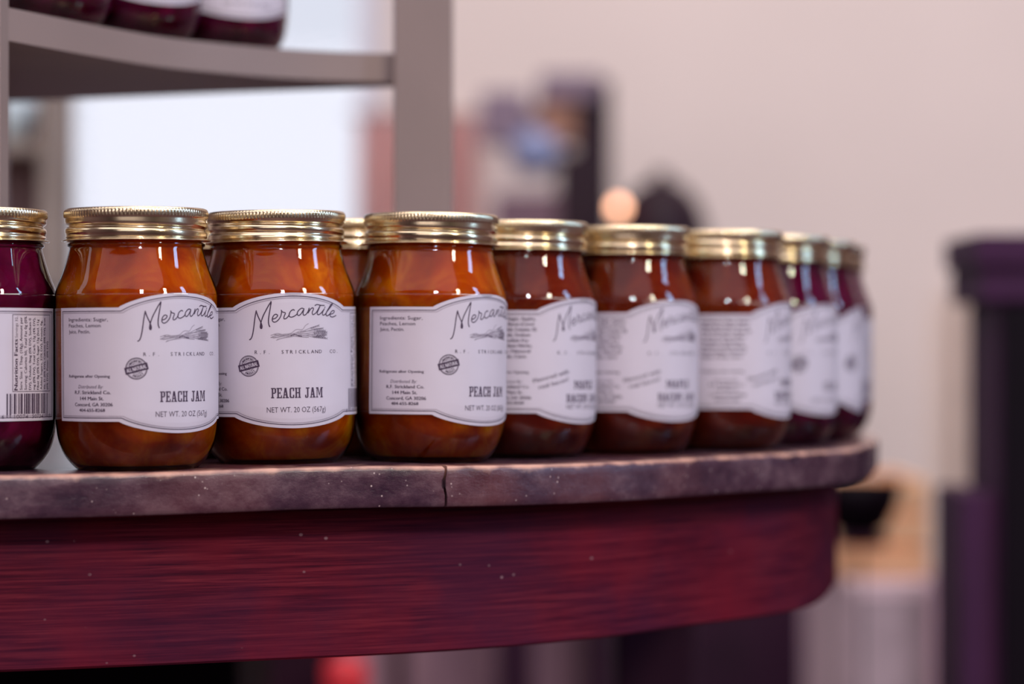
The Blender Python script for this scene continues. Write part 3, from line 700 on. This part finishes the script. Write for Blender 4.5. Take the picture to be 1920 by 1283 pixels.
obj('round_bowl', mesh('round_bowl', v, f, [simple('blue_grey_glass', (0.26, 0.29, 0.48), 0.15, var=.1)], smooth=True), ap, (X(1003, Y), Y+.01, Z(284, Y)))
boxes('base', [(X(1046, Y), X(1130, Y), Y-.03, Y+.10, ct, Z(290, Y))], m_dk, ap)
boxes('tray', [(X(925, Y), X(1045, Y), Y-.04, Y+.08, ct, Z(365, Y))], simple('mauve_tray', (0.16, 0.08, 0.11), 0.6), ap)
v, f = lathe([(0.034, 0), (0.050, 0.012), (0.056, 0.04), (0.054, 0.075), (0.044, 0.105), (0.028, 0.125), (0.012, 0.133), (0.010, 0.142), (0.006, 0.146)], 48)
pot = obj('black_pot', mesh('black_pot', [(a*1.25, b_*1.25, c_*1.12) for a, b_, c_ in v], f, [m_dk], smooth=True), None, (X(1240, 3.95), 3.95, ct))
tag(pot, 'blurred round black pot beside the glowing lamp on the far counter', 'pot')
lamp = empty('small_lamp', (0, 0, 0)); tag(lamp, 'small glowing warm lamp seen as a soft peach disc above the jar lids', 'lamp')
Y = 3.9
v, f = lathe([(0.030, 0), (0.032, 0.004), (0.008, 0.010), (0.006, .02), (0.006, Z(404, Y)-ct), (0.009, Z(402, Y)-ct), (0.009, Z(400, Y)-ct)], 24)
obj('lamp_base', mesh('lamp_base', v, f, [m_dk], smooth=True), lamp, (X(1160, Y), Y, ct))
bmm = bmesh.new(); bmesh.ops.create_uvsphere(bmm, u_segments=24, v_segments=16, radius=0.009)
for q in bmm.verts: q.co.z *= 1.3
me = bpy.data.meshes.new('bulb'); bmm.to_mesh(me); bmm.free(); me.materials.append(emit('warm_bulb_glow', (1.0, 0.50, 0.30), 6.5))
obj('bulb', me, lamp, (X(1160, Y), Y, Z(391, Y)))
# dark aubergine cabinet at the right
Y, YB2 = 2.42, 2.57
k = empty('dark_cabinet', (0, 0, 0)); tag(k, 'blurred dark aubergine cabinet with an overhanging top and black front', 'cabinet')
xr = X(1816, YB2); xt = X(1770, YB2+.01); xp = X(1752, YB2+.005)
boxes('cabinet_top', [(xt, 1.0, Y-.02, YB2+.01, Z(498, Y), Z(440, Y)), (xt+.006, .99, Y-.01, YB2+.01, Z(566, Y), Z(498, Y))], M_aub, k, .003)
boxes('carcass', [(xr, .98, Y+.004, YB2, 0, Z(566, Y))], M_aub, k)
boxes('cabinet_door', [(xr+.004, .97, Y-.006, Y+.003, .12, Z(575, Y))], M_black, k, .002)
boxes('plinth', [(xp, xr-.0005, Y+.004, YB2+.005, 0, Z(925, Y))], M_aub, k, .006)
# pale cabinet, tan crate and black bowl beyond the table's right end
Y = 2.85
pc = empty('low_cabinet', (0, 0, 0)); tag(pc, 'blurred pale lavender low cabinet between the table and the aubergine cabinet', 'cabinet')
m_pl = simple('pale_lavender_paint', (0.80, 0.62, 0.68), 0.6)
boxes('carcass', [(X(1590, Y), X(1745, Y), Y, Y+.4, 0.08, Z(1092, Y))], m_pl, pc, .006)
boxes('cabinet_door', [(X(1600, Y), X(1732, Y), Y-.012, Y-.001, 0.1, Z(1112, Y))], m_pl, pc, .003)
boxes('foot', [(X(1600, Y), X(1730, Y), Y+.03, Y+.36, 0, 0.08)], m_pl, pc)
cr = empty('wooden_crate', (0, 0, 0)); tag(cr, 'blurred tan wooden crate resting on the pale low cabinet', 'crate')
m_cr = simple('tan_crate_wood', (0.85, 0.50, 0.28), 0.6, var=.15, scale=10)
zt, zb = Z(905, Y), Z(1092, Y)
for q in range(3):
    za = zb+(zt-zb)*q/3+.002; zc = zb+(zt-zb)*(q+1)/3-.004
    boxes('slat', [(X(1572, Y), X(1752, Y), Y+.04, Y+.052, za, zc)], m_cr, cr, .002); boxes('slat', [(X(1572, Y), X(1752, Y), Y+.30, Y+.312, za, zc)], m_cr, cr, .002)
for xx in (X(1572, Y), X(1752, Y)-.012): boxes('end_board', [(xx, xx+.012, Y+.052, Y+.30, zb+.001, zt)], m_cr, cr, .002)
boxes('bottom_board', [(X(1572, Y)+.012, X(1752, Y)-.012, Y+.052, Y+.30, zb+.001, zb+.01)], m_cr, cr, .001)
v, f = lathe([(0.022, 0), (0.036, 0.006), (0.050, 0.03), (0.054, 0.055), (0.050, 0.055), (0.040, 0.02)], 40, True, True)
bb = obj('black_bowl', mesh('black_bowl', v, f, [M_black], smooth=True), None, (X(1618, 2.72), 2.75, 0)); 
# it stands on a slim dark plant stand
st = empty('pedestal_stand', (0, 0, 0)); tag(st, 'blurred slim dark stand just beyond the end of the table', 'stand')
bz = Z(1000, 2.75)
boxes('stand_top', [(X(1575, 2.75), X(1655, 2.75), 2.72, 2.78, bz-.012, bz)], M_counter, st, .002); boxes('stand_pole', [(X(1612, 2.75), X(1618, 2.75), 2.748, 2.752, .012, bz-.012)], M_counter, st, .001); boxes('stand_base', [(X(1570, 2.75), X(1660, 2.75), 2.70, 2.80, 0, .012)], M_counter, st, .002)
bb.location.z = bz+.0005; bb.scale = (.8, .8, .95); tag(bb, 'blurred small black bowl just beyond the end of the tabletop', 'bowl')
# black chest and red can below the table
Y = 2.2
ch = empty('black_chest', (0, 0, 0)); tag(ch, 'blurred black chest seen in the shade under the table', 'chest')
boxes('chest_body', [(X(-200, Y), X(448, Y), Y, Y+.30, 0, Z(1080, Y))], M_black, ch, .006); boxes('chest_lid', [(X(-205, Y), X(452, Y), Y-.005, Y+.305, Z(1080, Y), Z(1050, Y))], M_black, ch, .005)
Y = 3.0
sb = empty('wooden_box', (0, 0, 0)); tag(sb, 'blurred dark brown box under the table beside the black chest', 'box')
boxes('box_body', [(X(462, Y), X(600, Y), Y+.1, Y+.4, 0, Z(1120, Y))], M_counter, sb, .004); boxes('box_lid', [(X(460, Y), X(603, Y), Y+.098, Y+.402, Z(1120, Y), Z(1105, Y))], M_counter, sb, .003)
stz = Z(1400, Y)
s2 = empty('stool', (0, 0, 0)); tag(s2, 'low dark stool under the table holding the red can', 'stool')
boxes('seat', [(X(600, Y), X(700, Y), Y-.02, Y+.08, stz-.02, stz)], M_counter, s2, .003)
for sx in (X(603, Y), X(697, Y)-.012):
    for sy in (Y-.017, Y+.065): boxes('leg', [(sx, sx+.012, sy, sy+.012, 0, stz-.02)], M_counter, s2, .001)
v, f = lathe([(0.024, 0), (0.025, 0.003), (0.025, 0.085), (0.022, 0.092), (0.010, 0.0975), (0.009, Z(1236, Y)-stz)], 40)
rc = obj('red_can', mesh('red_can', v, f, [simple('bright_red_paint', (0.75, 0.03, 0.05), 0.4, var=.1)], smooth=True), None, (X(645, Y), Y+.03, stz))
tag(rc, 'blurred bright red can glimpsed under the table apron', 'can')
